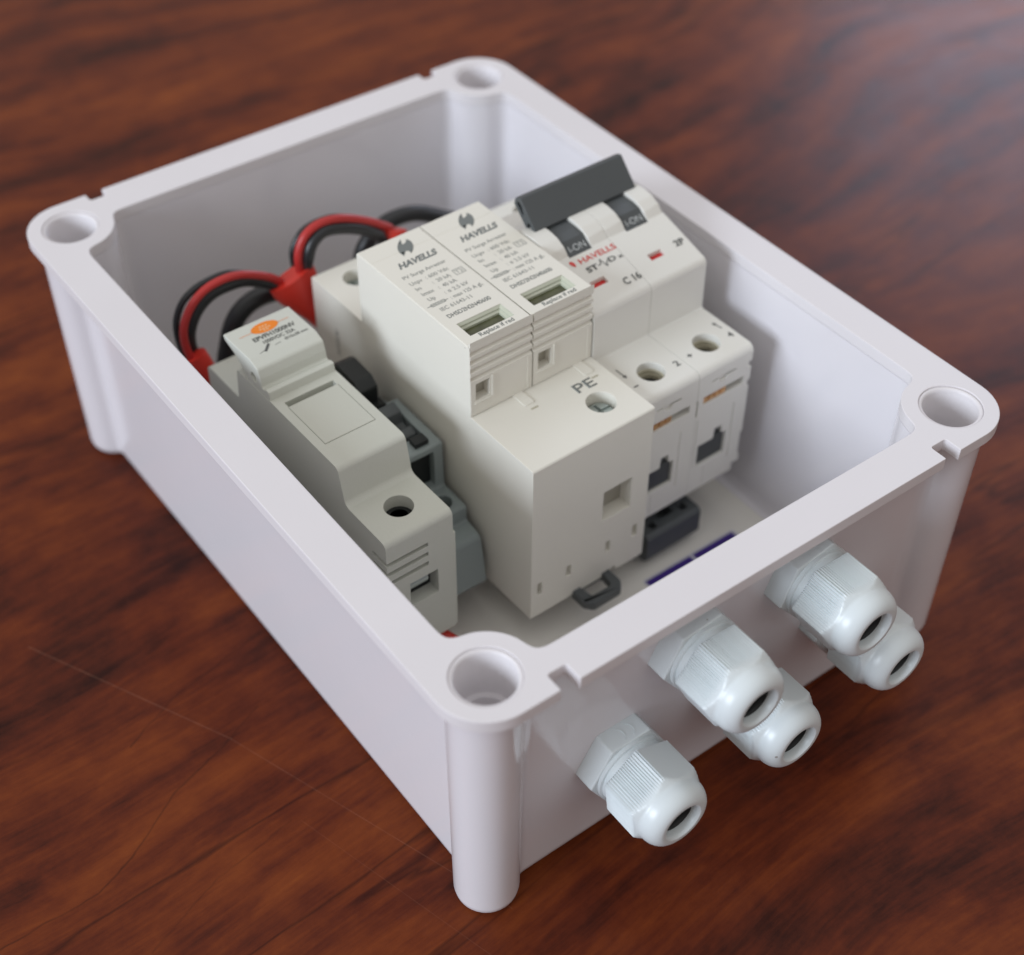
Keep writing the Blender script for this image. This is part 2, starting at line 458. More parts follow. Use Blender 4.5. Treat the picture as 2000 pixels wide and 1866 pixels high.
def cavity(z1=5.0):
    bm = bmesh.new(); rings = []
    for z, d in ((z1, -.0), (-3.5, 0.0), (-74.5, .9), (-76.4, 1.4), (-77.6, 2.6), (-78, 4.2)):
        pl = quad_outline(lambda a, b: inner_corner(a, b, d))
        rings.append([bm.verts.new((p[0], p[1], z)) for p in pl])
    n = len(rings[0])
    for k in range(len(rings)-1):
        for i in range(n):
            j = (i+1) % n; bm.faces.new((rings[k][i], rings[k][j], rings[k+1][j], rings[k+1][i]))
    bm.faces.new(rings[0]); bm.faces.new(rings[-1][::-1])
    return bm
def outer_corner(sx, sy, off, R):
    cx = -.8 if sx < 0 else W+.8; cy = -.4 if sy < 0 else LN+.4
    wx = (XO0+off if sx < 0 else XO1-off); wy = (YO0+off if sy < 0 else YO1-off)
    dx = abs(wx-cx); dy = abs(wy-cy)
    a0 = math.pi/2+math.acos(min(1, dx/R)) - math.pi/2   # angle from the outward x axis where the circle meets the x wall
    # outward frame: (ox, oy) = (sx, sy)
    A0 = math.acos(min(1, dx/R)); A0 = -A0               # meets x wall on the inboard (negative y) side
    A1 = math.pi/2 + math.acos(min(1, dy/R))
    P = lambda a: (cx+sx*R*math.cos(a), cy+sy*R*math.sin(a))
    pts = []
    # soft fillet between wall and boss
    q = Vector(P(A0)); s = Vector((wx, q.y-sy*2.4)); e2 = Vector(P(A0+.22))
    for k in range(5):
        u = k/5; pts.append(tuple((1-u)**2*s+2*u*(1-u)*q+u*u*e2))
    for k in range(25): pts.append(P(A0+.22+(A1-A0-.44)*k/24))
    q = Vector(P(A1)); s = Vector(P(A1-.22)); e2 = Vector((q.x-sx*2.4, wy))
    for k in range(1, 6):
        u = k/5; pts.append(tuple((1-u)**2*s+2*u*(1-u)*q+u*u*e2))
    return pts
bm = bmesh.new(); rings = []
for z, off, R in ((-3.5, -.5, 8.5), (-40, -.2, 8.2), (-76.5, 0, 7.9), (-78.2, .25, 7.6), (-79.4, .9, 6.95), (-80.2, 1.9, 5.9), (-80.5, 2.6, 4.9)):
    R = max(R, 4.5)
    pl = quad_outline(lambda a, b: outer_corner(a, b, off, R))
    rings.append([bm.verts.new((p[0], p[1], z)) for p in pl])
n = len(rings[0])
for k in range(len(rings)-1):
    for i in range(n):
        j = (i+1) % n; bm.faces.new((rings[k][i], rings[k][j], rings[k+1][j], rings[k+1][i]))
bm.faces.new(rings[0]); bm.faces.new(rings[-1][::-1])
HR = 7.3
cut = [sh(cavity())]
for (hx, hy) in HOLES: cut.append(sh(cyl(HR, -64, 8, 'z', (hx, hy), 64)))
solid('body', sh(bm), cut, 0, M_BOX, enc, ang=40)

# rim plate
rim = rp([(RX0, RY0, 12.6), (RX1, RY0, 12.6), (RX1, RY1, 12.6), (RX0, RY1, 12.6)], 14)
cut = [sh(cavity())]
for (hx, hy) in HOLES: cut.append(sh(cyl(7.85, -9, 8, 'z', (hx, hy), 64)))
for nx0, nx1 in ((10.2, 15.2), (124.7, 129.7)):
    cut.append(sh(prism(rp([(nx0, RY0-4), (nx1, RY0-4), (nx1, -7.1, .7), (nx0, -7.1, .7)]), 'z', -9, 6)))
    cut.append(sh(prism(rp([(nx0, RY1+4), (nx0, 205.0, .7), (nx1, 205.0, .7), (nx1, RY1+4)]), 'z', -9, 6)))
solid('rim', sh(prism(rim, 'z', -3.48, 0)), cut, .45, M_RIM, enc, seg=3, ang=50)
for (hx, hy) in HOLES:
    b = bmesh.new()
    add_lathe(b, [(7.84, -.55), (7.6, -.35), (7.35, -.35), (7.1, -.45), (6.85, -.75), (6.75, -1.3), (6.45, -12.5), (6.2, -13.2), (5.2, -13.5), (5.0, -13.9), (4.9, -17.5), (4.6, -17.9), (3.3, -18.1), (3.1, -18.5), (3.0, -40), (7.29, -40), (7.29, -3.6), (7.84, -3.4)], 'z', (hx, hy), 64, close='loop')
    add_lathe(b, [(3.2, -39), (3.2, -38.5)], 'z', (hx, hy), 32)
    finish('screw_socket', sh(b), M_RIM, enc, ang=40)
# standoffs for the rail and faint embossed rings on the floor
for sx_ in (28, 126):
    finish('rail_standoff', sh(box(sx_-6, sx_+6, 90, 114, -76.98, -76.4)), M_BOX, enc)
finish('added_floor_sheet', sh(prism(rp([(4, 16), (16, 4), (124, 4), (136, 16), (136, 180), (124, 192), (16, 192), (4, 180)]), 'z', -77.98, -77)), M_FLOOR, enc)  # added ivory sheet that brightens the floor inside the box
b = bmesh.new()
for (fx, fy) in ((62, 40), (69, 37.5), (76, 35), (55, 43)):
    add_lathe(b, [(2.6, -77.1), (2.6, -76.85), (2.2, -76.75), (1.9, -76.85), (1.9, -77.1)], 'z', (fx, fy), 32, close='loop')
finish('embossed_floor_mark', sh(b), M_FLOOR, enc)

# purple sticker on the floor
st = thing('floor_sticker', 'purple and white printed sticker on the floor of the box behind the front wall', 'sticker', 108, 38, -76.98)
b = bmesh.new(); add_prism(b, rp([(-17, -14, 1), (17.5, -14, 1), (17.5, 12.9, 1), (-17, 12.9, 1)]), 'z', 0, .12)
finish('backing', b, M_WHITE, st)
b = bmesh.new(); add_box(b, -16.4, .3, -13.2, 12.2, .12, .16); add_box(b, 1.3, 16.6, -13.2, 12.2, .12, .16)
finish('printed_panel', b, M_PURPLE, st)

# ================================================================== cable glands
def cap_mesh():
    bm = bmesh.new(); NS = 648; RC = 10.8; AP = RC*math.cos(math.pi/6)
    ts = [(-11.6, 'h', -.45), (-11.9, 'h', 0), (-12.5, 'h', 0), (-14, 'h', 0), (-16, 'h', 0), (-18, 'h', 0), (-19.5, 'h', 0), (-20.5, 'h', 0), (-21.2, 'h', 0), (-21.8, 'h', 0), (-22.3, 'h', 0), (-22.8, 'h', 0), (-23.2, 'h', 0),
          (-23.7, 'h', 0), (-24.3, 'h', 0), (-25, 'h', 0), (-25.7, 'h', 0), (-26.3, 'h', 0), (-26.9, 'h', 0), (-27.4, 'h', 0), (-27.8, 'h', 0), (-28.05, 'h', 0), (-28.15, 'h', 0)]
    def dome(t):
        # ellipse-ish bulge from radius 9.05 to the lip
        c, half = -23.4, 4.8
        if t > c: return 9.05 - .035*(t-c)*2
        u = min(1, (c-t)/half); return 5.55+3.55*math.sqrt(max(0, 1-u**2.15))
    def cone(t):
        if t > -20.3: return 11.5
        return 11.5-(-20.3-t)*.82
    rings = []
    for (t, k, o) in ts:
        ring = []
        for i in range(NS):
            a = 2*math.pi*i/NS
            am = (a % (math.pi/3))-math.pi/6
            hx = AP/math.cos(am)
            face = int(a//(math.pi/3))
            hx = min(hx, 10.65)+o
            if face not in (1, 4) and t > -22.0:
                fade = min(1, (t+22.0)/1.6)
                ph = (a*96/(2*math.pi)) % 1
                hx -= .42*fade*(abs(ph-.5)*2)**1.3
            c = cone(t)
            if t <= -20.3:
                c = min(c, 11.5)
            h = min(hx, c)
            if t < -23.2: h = 0
            r = max(dome(t), h)
            ring.append(bm.verts.new((r*math.cos(a), t, r*math.sin(a))))
        rings.append(ring)
    # lip and bore
    for r, t in ((5.3, -28.1), (5.0, -27.8), (4.75, -27.2), (4.65, -25), (4.6, -19.0), (8.4, -18.9), (8.4, -11.6)):
        rings.append([bm.verts.new((r*math.cos(2*math.pi*i/NS), t, r*math.sin(2*math.pi*i/NS))) for i in range(NS)])
    n = len(rings)
    for k in range(n):
        A, B = rings[k], rings[(k+1) % n]
        for i in range(NS):
            j = (i+1) % NS; bm.faces.new((A[i], A[j], B[j], B[i]))
    return bm
def hexpoly(R, rot=0, fil=.8):
    return rp([(R*math.cos(math.radians(60*i+rot)), R*math.sin(math.radians(60*i+rot)), fil) for i in range(6)], 4)
GY = -3.4     # wall face in y
def build_gland():
    g = thing('cable_gland', '', 'cable gland')
    def off(b):
        bmesh.ops.translate(b, verts=b.verts, vec=(0, 3.2, 0)); return b
    b = prism(hexpoly(11.4), 'y', -2.9, -9.0)
    hb = solid('hex_base', off(b), [off(cyl(4.4, -30, 5, 'y', (0, 0), 32))], .5, M_GLAND, g, seg=3)
    b = bmesh.new(); add_lathe(b, [(9.5, -9.0), (9.5, -9.9), (8.9, -10.1), (8.8, -13), (4.4, -13), (4.4, -8.9), (9.3, -8.9)], 'y', (0, 0), 96, close='loop')
    finish('collar', off(b), M_GLAND, g)
    cp = finish('dome_cap', off(cap_mesh()), M_GLAND, g, ang=38)
    b = bmesh.new(); add_lathe(b, [(4.64, -25.5), (4.3, -25.9), (3.9, -25.4), (3.7, -24), (3.6, -12), (4.62, -12)], 'y', (0, 0), 48, close='loop')
    add_lathe(b, [(4.0, -19), (4.0, -18.5)], 'y', (0, 0), 32)
    finish('rubber_seal', off(b), M_HOLE, g)
    # moulded mark on the top flat of the hexagon: two small crescents
    b = bmesh.new()
    for cx_ in (-1.3, 1.5):
        arc = [(cx_+1.5*math.cos(a), -6.0+1.9*math.sin(a)) for a in [math.radians(-80+i*16) for i in range(11)]]
        arc += [(cx_+1.15*math.cos(a), -6.0+1.55*math.sin(a)) for a in [math.radians(80-i*16) for i in range(11)]]
        add_prism(b, arc, 'z', 9.75, 9.98)
    mk = finish('moulded_mark', off(b), M_GLAND, hb)
    return g
def copy_tree(o, parent=None):
    c = o.copy(); COL.objects.link(c)
    if parent: c.parent = parent
    for ch in list(o.children): copy_tree(ch, c)
    return c
GL = [(34.2, -50.0, 0, -23, 'single white cable gland nearest the front corner, at the left end of the front wall'),
      (53.6, -23.0, 5, 116, 'white cable gland in the upper row, the left one, right under the front rim'),
      (89.3, -22.3, 10, 118, 'white cable gland in the upper row, the right one, right under the front rim'),
      (70.6, -50.2, 0, -25, 'white cable gland low on the front wall, partly hidden behind the upper left one'),
      (105.4, -47.2, 4, -27, 'white cable gland low on the front wall, partly hidden behind the upper right one')]
g0 = build_gland()
for i, (gx, gz, hr, cr, lab) in enumerate(GL):
    g = g0 if i == 0 else copy_tree(g0)
    g['label'] = lab; g['group'] = 'cable glands along the front wall'
    place(g, gx, -3.2, gz)
    for ch in g.children:
        k = ch.name.split('.')[0]
        ch.rotation_euler = (0, -math.radians(hr if k == 'hex_base' else cr if k == 'dome_cap' else 0), 0)

# ================================================================== DIN rail
K = KM
rl = thing('din_rail', 'steel mounting rail under the modules inside the box', 'mounting rail', 61, 79, -46)
prof = rp([(-17.5, 6.3), (-17.5, 7.3), (-12.5, 7.3, .6), (-12.5, 1.0, .6), (12.5, 1.0, .6), (12.5, 7.3, .6), (17.5, 7.3), (17.5, 6.3), (13.5, 6.3, .4), (13.5, 0, .6), (-13.5, 0, .6), (-13.5, 6.3, .4)])
b = prism([(p[0], p[1]-1.5) for p in prof], 'x', -55, 55)
finish('rail_profile', b, M_RAIL, rl)
TH = .02

# ================================================================== surge arrester
ZB = -37.8
spd = thing('surge_arrester', 'ivory two-module surge arrester with printed top faces standing highest in the middle of the box', 'surge arrester', 35.9, 55.1, ZB, TH)
def up(b, dz=-ZB):
    bmesh.ops.translate(b, verts=b.verts, vec=(0, 0, dz)); return b
prof = rp([(-23, ZB, .2), (-23, 11.6, .6), (-.05, 11.6), (45.05, 11.6), (68, 11.6, .6), (68, ZB, .3), (58, ZB, 1), (50, ZB+5, 1), (36, ZB+5, 1), (34, ZB+1, .5), (8, ZB+1, .5), (5, ZB, .5)])
cut = [box(21.6, 30.4, -30, -18, -17.3, -7.6),                                    # square wire window
       cyl(3.65, 1.5, 20, 'z', (27.3, -13.9), 48),
       cyl(3.4, 1.5, 20, 'z', (8.9, 60.8), 48), cyl(3.4, 1.5, 20, 'z', (27.0, 60.8), 48)]
for (a, c_, z0, z1) in ((31.9, 33.5, -29.2, -25.2), (23.3, 24.7, -29.3, -25.6), (10.9, 12.4, -29.9, -26.3), (1.9, 3.4, -30.6, -26.5)):
    cut.append(box(a, c_, -26, -21.6, z0, z1))
cut.append(prism([(22.6, -40), (27.0, -40), (27.0, -36.4), (22.6, -36.4)], 'y', -30, -16))
hs = solid('housing', up(prism(prof, 'x', 0, 36)), [up(c) for c in cut], .35, M_SPD, spd)
# funnel frame of the window, tabs, and dark cup
b = bmesh.new()
o4 = [(21.3, -17.5), (31.6, -18.6), (31.6, -6.6), (21.3, -7.4)]
i4 = [(21.6, -17.3), (30.0, -17.3), (30.0, -7.6), (21.6, -7.6)]
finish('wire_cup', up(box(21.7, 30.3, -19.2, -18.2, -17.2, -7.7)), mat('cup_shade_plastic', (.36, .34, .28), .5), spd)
b = bmesh.new()
for tx in (12.2, 30.2):
    add_prism(b, rp([(tx, .5), (tx, -4.6, .4), (tx+2.8, -4.6, .4), (tx+2.8, .5)]), 'z', 11.5, 11.85)
bmesh.ops.bevel(b, geom=b.edges[:], offset=.12, segments=2, affect='EDGES')
up(b); finish('latch_tab', b, M_SPD, spd)
b = bmesh.new()
for tx in (12.8, 30.9): add_box(b, tx, tx+2.0, -6.35, -5.85, 11.61, 11.64)
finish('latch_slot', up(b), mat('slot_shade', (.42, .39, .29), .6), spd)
def screw(name, x, y, z, r, parent, slot=True, dz=0):
    b = bmesh.new(); add_lathe(b, [(r*.99, z-3), (r*.99, z-.5), (r*.86, z), (r*.25, z+.12), (.02, z+.12)], 'z', (x, y), 36)
    c = [up(box(x-r*1.1, x+r*1.1, y-.35, y+.35, z-.5, z+2), dz), up(box(x-.35, x+.35, y-r*.7, y+r*.7, z-.6, z+2), dz)] if slot else []
    return solid(name, up(b, dz), c, .08, M_STEEL, parent)
for (sx_, sy_) in ((27.3, -13.9), (8.9, 60.8), (27.0, 60.8)): screw('terminal_screw', sx_, sy_, 8.7, 3.45, spd, dz=-ZB)
b = bmesh.new(); put(b, text_bm('PE', 3.1, 5.6, .01), 25.1, -8.5, 11.63)
ink('printed_text', up(b), M_INK, spd)
# side print
b = bmesh.new(); put(b, text_bm('ADDOV', 1.7, 8.5), 0, 0, 0, Matrix(((0, 0, -1), (0, -1, 0), (-1, 0, 0))))
bmesh.ops.translate(b, verts=b.verts, vec=(-.04, 58.3, 1.0)); up(b); finish('side_print', b, M_INK, spd, smooth=False)
# rail clip of dark plastic
cp = rp([(13.2, -22.4), (13.2, -27.2, 1.4), (15.0, -29.4, 1.4), (23.6, -29.4, 1.4), (25.2, -27.2, 1.4), (25.2, -18)])
ch = rp([(15.6, -22.6, .6), (16.3, -26.9, .7), (22.4, -26.9, .7), (22.9, -22.6, .6)])
solid('rail_clip', up(prism(cp, 'z', -39.4, -36.6)), [up(prism(ch, 'z', -50, -30))], .4, M_DARK, spd)

def logo_poly():
    """round mark with two side bites, an axe-like figure (unit circle)"""
    pts = []
    def arc(cx, cy, r, a0, a1, n=14):
        for k in range(n+1):
            a = math.radians(a0+(a1-a0)*k/n); pts.append((cx+r*math.cos(a), cy+r*math.sin(a)))
    arc(0, 0, 1, 96, -50, 26)            # right sweep
    arc(.28, -.98, .52, 28, 168, 14)     # bottom bite
    arc(0, 0, 1, 246, 150, 16)           # left sweep
    arc(-.42, .88, .50, 222, 372, 14)    # top bite
    return pts
LGO, LJ = (10.44, 39.53), ((1.50, 1.85), (-1.15, 2.65))
def LG(u, v): return (LGO[0]+LJ[0][0]*u+LJ[0][1]*v, LGO[1]+LJ[1][0]*u+LJ[1][1]*v)
def surge_module(x0, first):
    p = bpy.data.objects.new('plug_module', None)
    # the module itself is a mesh part; its writing and window are sub-parts
    W_ = 17.75
    prof = [(0, 11.8), (0, 22.0)]
    for k in range(5):
        z = 22.0+k*2.45
        prof += [(0, z), (.75, z+.35), (.75, z+.75), (0, z+1.5)]
    prof += [(0, 30.9), (.9, 32.05), (1.3, 32.2), (38.6, 32.2), (38.75, 32.08), (38.9, 32.2), (44.4, 32.2), (45, 31.6), (45, 11.8)]
    cl = [prof[0]]
    for q in prof[1:]:
        if (Vector(q)-Vector(cl[-1])).length > .02: cl.append(q)
    cut = [box(2.7, 15.1, 3.3, 8.6, 30.0, 40)]
    for c in cut: pass
    cut.append(box(1.5, 5.4, -5, 2.6, 16.0, 20.9))
    mo = solid('plug_module', up(prism(cl, 'x', .12, W_-.02)), [up(c) for c in cut], .22, M_SPD, spd)
    mo.location.x = x0*MM*K
    # raised frame right of the square opening
    b = bmesh.new()
    add_box(b, 5.9, 6.5, -.35, .5, 15.2, 21.6); add_box(b, 1.0, 5.9, -.35, .4, 15.1, 15.6)
    bmesh.ops.bevel(b, geom=b.edges[:], offset=.15, segments=2, affect='EDGES')
    finish('opening_frame', up(b), M_SPD, mo)
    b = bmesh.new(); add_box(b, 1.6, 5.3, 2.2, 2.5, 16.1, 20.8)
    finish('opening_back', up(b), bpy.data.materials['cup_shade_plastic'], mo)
    b = bmesh.new(); add_box(b, 16.4, 16.7, -.12, .3, 12, 21.5)
    finish('side_rib', up(b), M_SPD, mo)
    # window: stepped bevel and glassy dark plate
    b = bmesh.new()
    def fr(x0_, x1_, y0_, y1_, z): return [(x0_, y0_, z), (x1_, y0_, z), (x1_, y1_, z), (x0_, y1_, z)]
    seq = [fr(2.75, 15.05, 3.35, 8.55, 32.1), fr(3.1, 14.4, 3.6, 8.0, 31.6), fr(3.1, 14.4, 3.6, 8.0, 31.2), fr(3.3, 13.9, 3.7, 7.5, 30.9), fr(3.3, 13.9, 3.7, 7.5, 30.05), fr(2.75, 15.05, 3.35, 8.55, 30.02)]
    rg = [[b.verts.new(q) for q in s] for s in seq]
    for k in range(len(rg)):
        A, B = rg[k], rg[(k+1) % len(rg)]
        for i in range(4): b.faces.new((A[i], A[(i+1) % 4], B[(i+1) % 4], B[i]))
    finish('window_frame', up(b), M_BEV, mo, smooth=False)
    b = bmesh.new(); add_box(b, 3.2, 14.0, 3.6, 7.6, 30.03, 30.35)
    finish('status_window', up(b), M_WIN, mo)
    # printing
    z = 32.215
    b = bmesh.new()
    flat(b, [LG(*p_) for p_ in logo_poly()], z)
    put(b, text_bm('HAVELLS', 2.05, 10.6, .04, 1.0), 4.4, 32.9, z, Matrix(((1, .37, 0), (0, 1, 0), (0, 0, 1))))
    ink('brand_print', up(b), M_INK, mo)
    b = bmesh.new()
    flat(b, [LG(-.92, .36), LG(-.44, .46), LG(-.52, .66), LG(-.66, .96), LG(-.86, .62)], z)
    flat(b, [LG(-.46, -.62), LG(-.02, -.60), LG(-.04, -.80), LG(-.20, -1.16), (LG(-.40, -.84))], z)
    up(b)
    ink('logo_accent', b, M_INK, mo)
    b = bmesh.new()
    H = 1.25
    put(b, text_bm('PV Surge Arrester', H, 12.0, .004), 2.8, 28.95, z)
    rows = [('Ucpv', ': 600 Vdc', 26.15, 7.2, 6.3), ('In', ':  20 kA', 23.75, 7.4, 5.0), ('Imax', ':  40 kA', 21.35, 7.4, 5.0), ('Up', ': ≤ 2.5 kV', 18.95, 7.4, 6.6), ('', ': max 125 A gL', 16.6, 7.4, 9.0), ('', 'IEC 61643-11', 14.25, 2.9, 8.6)]
    wl = {'Ucpv': 3.3, 'In': 1.3, 'Imax': 3.2, 'Up': 1.8}
    for (l, r, y, rx, rw) in rows:
        if l: put(b, text_bm(l, H, wl[l], .004), 2.8, y, z)
        put(b, text_bm(r, H, rw, .004), rx, y, z)
    # boxed T2
    put(b, text_bm('T2', H, 1.9, .0), 14.05, 23.7, z)
    bx0, bx1, by0, by1, th_ = 13.6, 16.4, 23.2, 25.4, .16
    for q in (((bx0, by0), (bx1, by0), (bx1, by0+th_), (bx0, by0+th_)), ((bx0, by1-th_), (bx1, by1-th_), (bx1, by1), (bx0, by1)), ((bx0, by0+th_), (bx0+th_, by0+th_), (bx0+th_, by1-th_), (bx0, by1-th_)), ((bx1-th_, by0+th_), (bx1, by0+th_), (bx1, by1-th_), (bx1-th_, by1-th_))):
        flat(b, q, z)
    ink('rating_print', up(b), M_INKL, mo)
    b = bmesh.new()
    # fuse symbol
    fx0, fx1, fy = 2.0, 5.9, 17.25
    for q in (((fx0, fy-.5), (fx1, fy-.5), (fx1, fy-.34), (fx0, fy-.34)), ((fx0, fy+.34), (fx1, fy+.34), (fx1, fy+.5), (fx0, fy+.5)), ((fx0, fy-.34), (fx0+.16, fy-.34), (fx0+.16, fy+.34), (fx0, fy+.34)), ((fx1-.16, fy-.34), (fx1, fy-.34), (fx1, fy+.34), (fx1-.16, fy+.34)), ((1.0, fy-.08), (6.7, fy-.08), (6.7, fy+.08), (1.0, fy+.08))):
        flat(b, q, z+.002*(q[0][0] == 1.0))
    put(b, text_bm('DHSD2N2N40600', 1.35, 11.9, .008), 2.7, 11.2, z)
    put(b, text_bm('Replace if red', 1.3, 9.5, .006), 4.5, 1.75, z)
    ink('model_print', up(b), M_INK, mo)
    return mo
surge_module(0, True)
solid('side_cover', up(prism(rp([(.1, -24), (44.9, -24), (44.9, 31.9, .5), (.1, 31.9, .5)]), 'x', -.02, .3)), [], .1, M_SPD, spd)
surge_module(18.0, False)

# ================================================================== circuit breaker
mcb = thing('circuit_breaker', 'white two-pole circuit breaker with dark grey linked toggle, right of the surge arrester', 'circuit breaker', 35.9, 55.1, ZB, TH)
def plateau(y): return 24.3+.29*y
prof = rp([(-19, -31.2, .6), (-19, 9.7, 2.0), (-.3, 9.7, .5), (-.1, 24.2, 1.8), (16.3, 29.0, .3), (29.5, 29.0, .3), (45, 24.4, 2), (45.2, 9.7, .5), (67.5, 9.7, 2), (67.5, -31.2, 1), (50, -33, 1), (-8, -33, 1)], 6)
def pole(x0):
    cut = [cyl(3.5, 3, 20, 'z', (x0+9.2, -11.2), 48), cyl(3.5, 3, 20, 'z', (x0+9.2, 60.0), 48),
           box(x0+2.2, x0+15.7, -24, -15.5, -1.5, .9),
           prism([(x0+4.6, 4.6), (x0+12.6, 4.6), (x0+12.6, 5.05), (x0+10.3, 5.05), (x0+4.6, 5.05)], 'y', -24, -18.3),
           prism([(x0+7.5, 3.4), (x0+9.2, 3.4), (x0+10.0, 4.8), (x0+6.7, 4.8)], 'y', -24, -18.4),
           prism([(x0+2.2, -22.6), (x0+11.9, -22.6), (x0+11.9, -15.0), (x0+10.3, -14.9), (x0+10.0, -12.2), (x0+7.6, -12.2), (x0+7.3, -15.3), (x0+2.2, -15.3)], 'y', -24, -14),
           box(x0-1, x0+.55, -24, -18.2, -4.6, .6),
           box(x0+.9, x0+1.15, -24, -18.6, -22, -6),
           box(x0+13.3, x0+13.55, -24, -18.7, -25, -6.5), box(x0+5.0, x0+5.2, -24, -18.8, -30, -23.5)]
    if x0 > 50:
        cut += [box(x0+16.9, x0+19, -24, -17.2, 3.0, 5.0), box(x0+17.2, x0+19, -24, -17.6, -3.2, -1.2),
                box(x0+15.6, x0+19, -24, -16.5, -34, -28.6), box(x0+17.4, x0+19, -24, -16.8, -26.4, -18.5)]
    # red indicator window sunk in the plateau
    yi, xi = 6.9, x0+ (7.4 if x0 < 50 else 7.6)
    cut.append(box(xi-2.3, xi+2.1, yi-.85, yi+1.05, plateau(yi)-1.2, 40))
    # toggle slot
    cut.append(box(x0+5.6, x0+12.7, 15.9, 31, 26, 50))
    # separate hump solids either side of the tab
    ex = bmesh.new()
    hp = rp([(16.4, 28.0), (16.6, 29.1, .2), (18.0, 30.7, 2), (20.6, 32.0, 4), (24, 32.5, 8), (28, 32.0, 8), (32, 30.4, 5), (35.5, 27.0)], 9)
    add_prism(ex, hp, 'x', x0+.02+.1*(x0 < 50), x0+5.62); add_prism(ex, hp, 'x', x0+12.68, x0+17.98-.2*(x0 > 50))
    o = solid('pole_housing', up(prism(prof, 'x', x0+.04, x0+17.96)), [up(c) for c in cut], .16, M_MCB, mcb)
    h = solid('toggle_cheek', up(ex), [], .3, M_MCB, o, seg=3)
    b = bmesh.new(); add_box(b, xi-2.2, xi+2.0, yi-.8, yi+1.0, plateau(yi)-1.3, plateau(yi)-.85)
    finish('status_indicator', up(b), M_REDIND, o)
    b = bmesh.new(); add_box(b, x0+2.25, x0+10.2, -18.45, -16, -1.45, .7)
    for k in range(4): add_box(b, x0+2.4+k*1.9, x0+3.9+k*1.9, -18.8, -18.4, -1.1, .3)
    finish('copper_strip', up(b), M_COP, o)
    b = bmesh.new(); add_box(b, x0+10.2, x0+15.6, -16.6, -15.8, -1.45, .85)
    finish('slot_back', up(b), M_BLACK, o)
    b = bmesh.new(); add_box(b, x0+2.3, x0+11.75, -18.15, -14.2, -22.5, -15.3); add_box(b, x0+7.8, x0+9.8, -17.9, -14.2, -15.4, -12.6)
    finish('terminal_clamp', up(b), M_CLAMP, o)
    for yy in (-11.2, 60.0):
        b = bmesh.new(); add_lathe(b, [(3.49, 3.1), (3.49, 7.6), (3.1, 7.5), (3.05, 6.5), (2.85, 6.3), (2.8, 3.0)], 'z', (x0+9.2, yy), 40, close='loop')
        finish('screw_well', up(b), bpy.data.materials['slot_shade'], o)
        b = bmesh.new(); add_lathe(b, [(2.79, 3.1), (2.79, 5.2)], 'z', (x0+9.2, yy), 30)  # black plug: the dark at the bottom of the hole put in as colour
        finish('terminal_screw', up(b), M_BLACK, o)
    # toggle tab: dark arc between the cheeks with its lettering
    tp = rp([(16.1, 26), (16.1, 28.75, .2), (18.3, 30.0, .5), (19.6, 31.1, .4), (22.0, 31.5, 1), (26, 31.6, 1), (30.5, 35.0, .5), (31.5, 34, .5), (31, 26)], 4)
    tg = solid('toggle', up(prism(tp, 'x', x0+5.75, x0+12.55)), [], .2, M_DARK, o)
    sl = math.atan2(30.0-28.75, 18.3-16.1)
    R = Matrix.Rotation(sl, 3, 'X')
    b = text_bm('I-ON', 1.75, 5.0, -.004)
    bb = bmesh.new(); put(bb, b, x0+6.7, 16.9, 28.75+.8*math.tan(sl)+.09, R)
    finish('toggle_print', up(bb), M_INKW, tg, smooth=False)
    return o
p1 = pole(36.1); p2 = pole(54.1)
# handle tie bar
bp_ = rp([(25.2, 32.3, .4), (27.6, 30.2, .4), (33.8, 36.2, .6), (33.2, 38.2, .8), (31.4, 38.9, .6)], 4)
b = prism(bp_, 'x', 38.6, 70.5)
cutb = [prism(rp([(29.6, 33.6, .3), (32.8, 36.6, .3), (32.2, 37.6, .3), (30.9, 36.9, .3)]), 'x', 30, 41), cyl(.8, 30, 40.8, 'x', (27.9, 32.6), 20)]
hb = solid('handle_bar', up(b), [up(c) for c in cutb], .45, M_DARK, mcb, seg=3)
# writing on the sloping plateau
SL = math.atan(.29); R = Matrix.Rotation(SL, 3, 'X')
def on_plateau(dst, s, x, y, h, w_, bold=0.0, sp_=1.0):
    put(dst, text_bm(s, h, w_, bold, sp_), x, y, plateau(y)+.06, R)
b = bmesh.new(); on_plateau(b, 'HAVELLS', 42.9, 13.1, 1.6, 11.2, .014)
leaf = [(0, 0), (.5, -.05), (.9, -.5), (1.0, -1.1), (.75, -1.75), (.35, -1.5), (-.1, -1.0), (-.25, -.4)]
vs = [b.verts.new((40.6+q[0]*1.0, 14.9+q[1]*1.1, plateau(14.9+q[1]*1.1)+.06)) for q in leaf]; b.faces.new(vs)
finish('brand_print', up(b), M_INKR, p1, smooth=False)
b = bmesh.new(); on_plateau(b, 'ST', 42.9, 10.2, 1.5, 3.4, .03); on_plateau(b, 'D', 49.7, 10.35, 1.4, 2.2, .02); on_plateau(b, 'x', 52.5, 10.25, 1.2, 1.5, .012)
zz = [(46.4, 10.9), (47.3, 10.9), (47.8, 12.3), (48.5, 9.7), (49.1, 11.0), (49.5, 11.0)]
for i in range(len(zz)-1):
    A, B = Vector(zz[i]), Vector(zz[i+1]); n_ = (B-A).normalized(); n_ = Vector((-n_.y, n_.x))*.11
    vs = [b.verts.new((q.x, q.y, plateau(q.y)+.06+.002*i)) for q in (A-n_, B-n_, B+n_, A+n_)]; b.faces.new(vs)
on_plateau(b, 'C 16', 48.8, 3.2, 2.0, 5.1, .018)
finish('rating_print', up(b), M_INKD, p1, smooth=False)
b = bmesh.new(); on_plateau(b, '2P', 67.8, 6.5, 1.75, 3.0, .025)
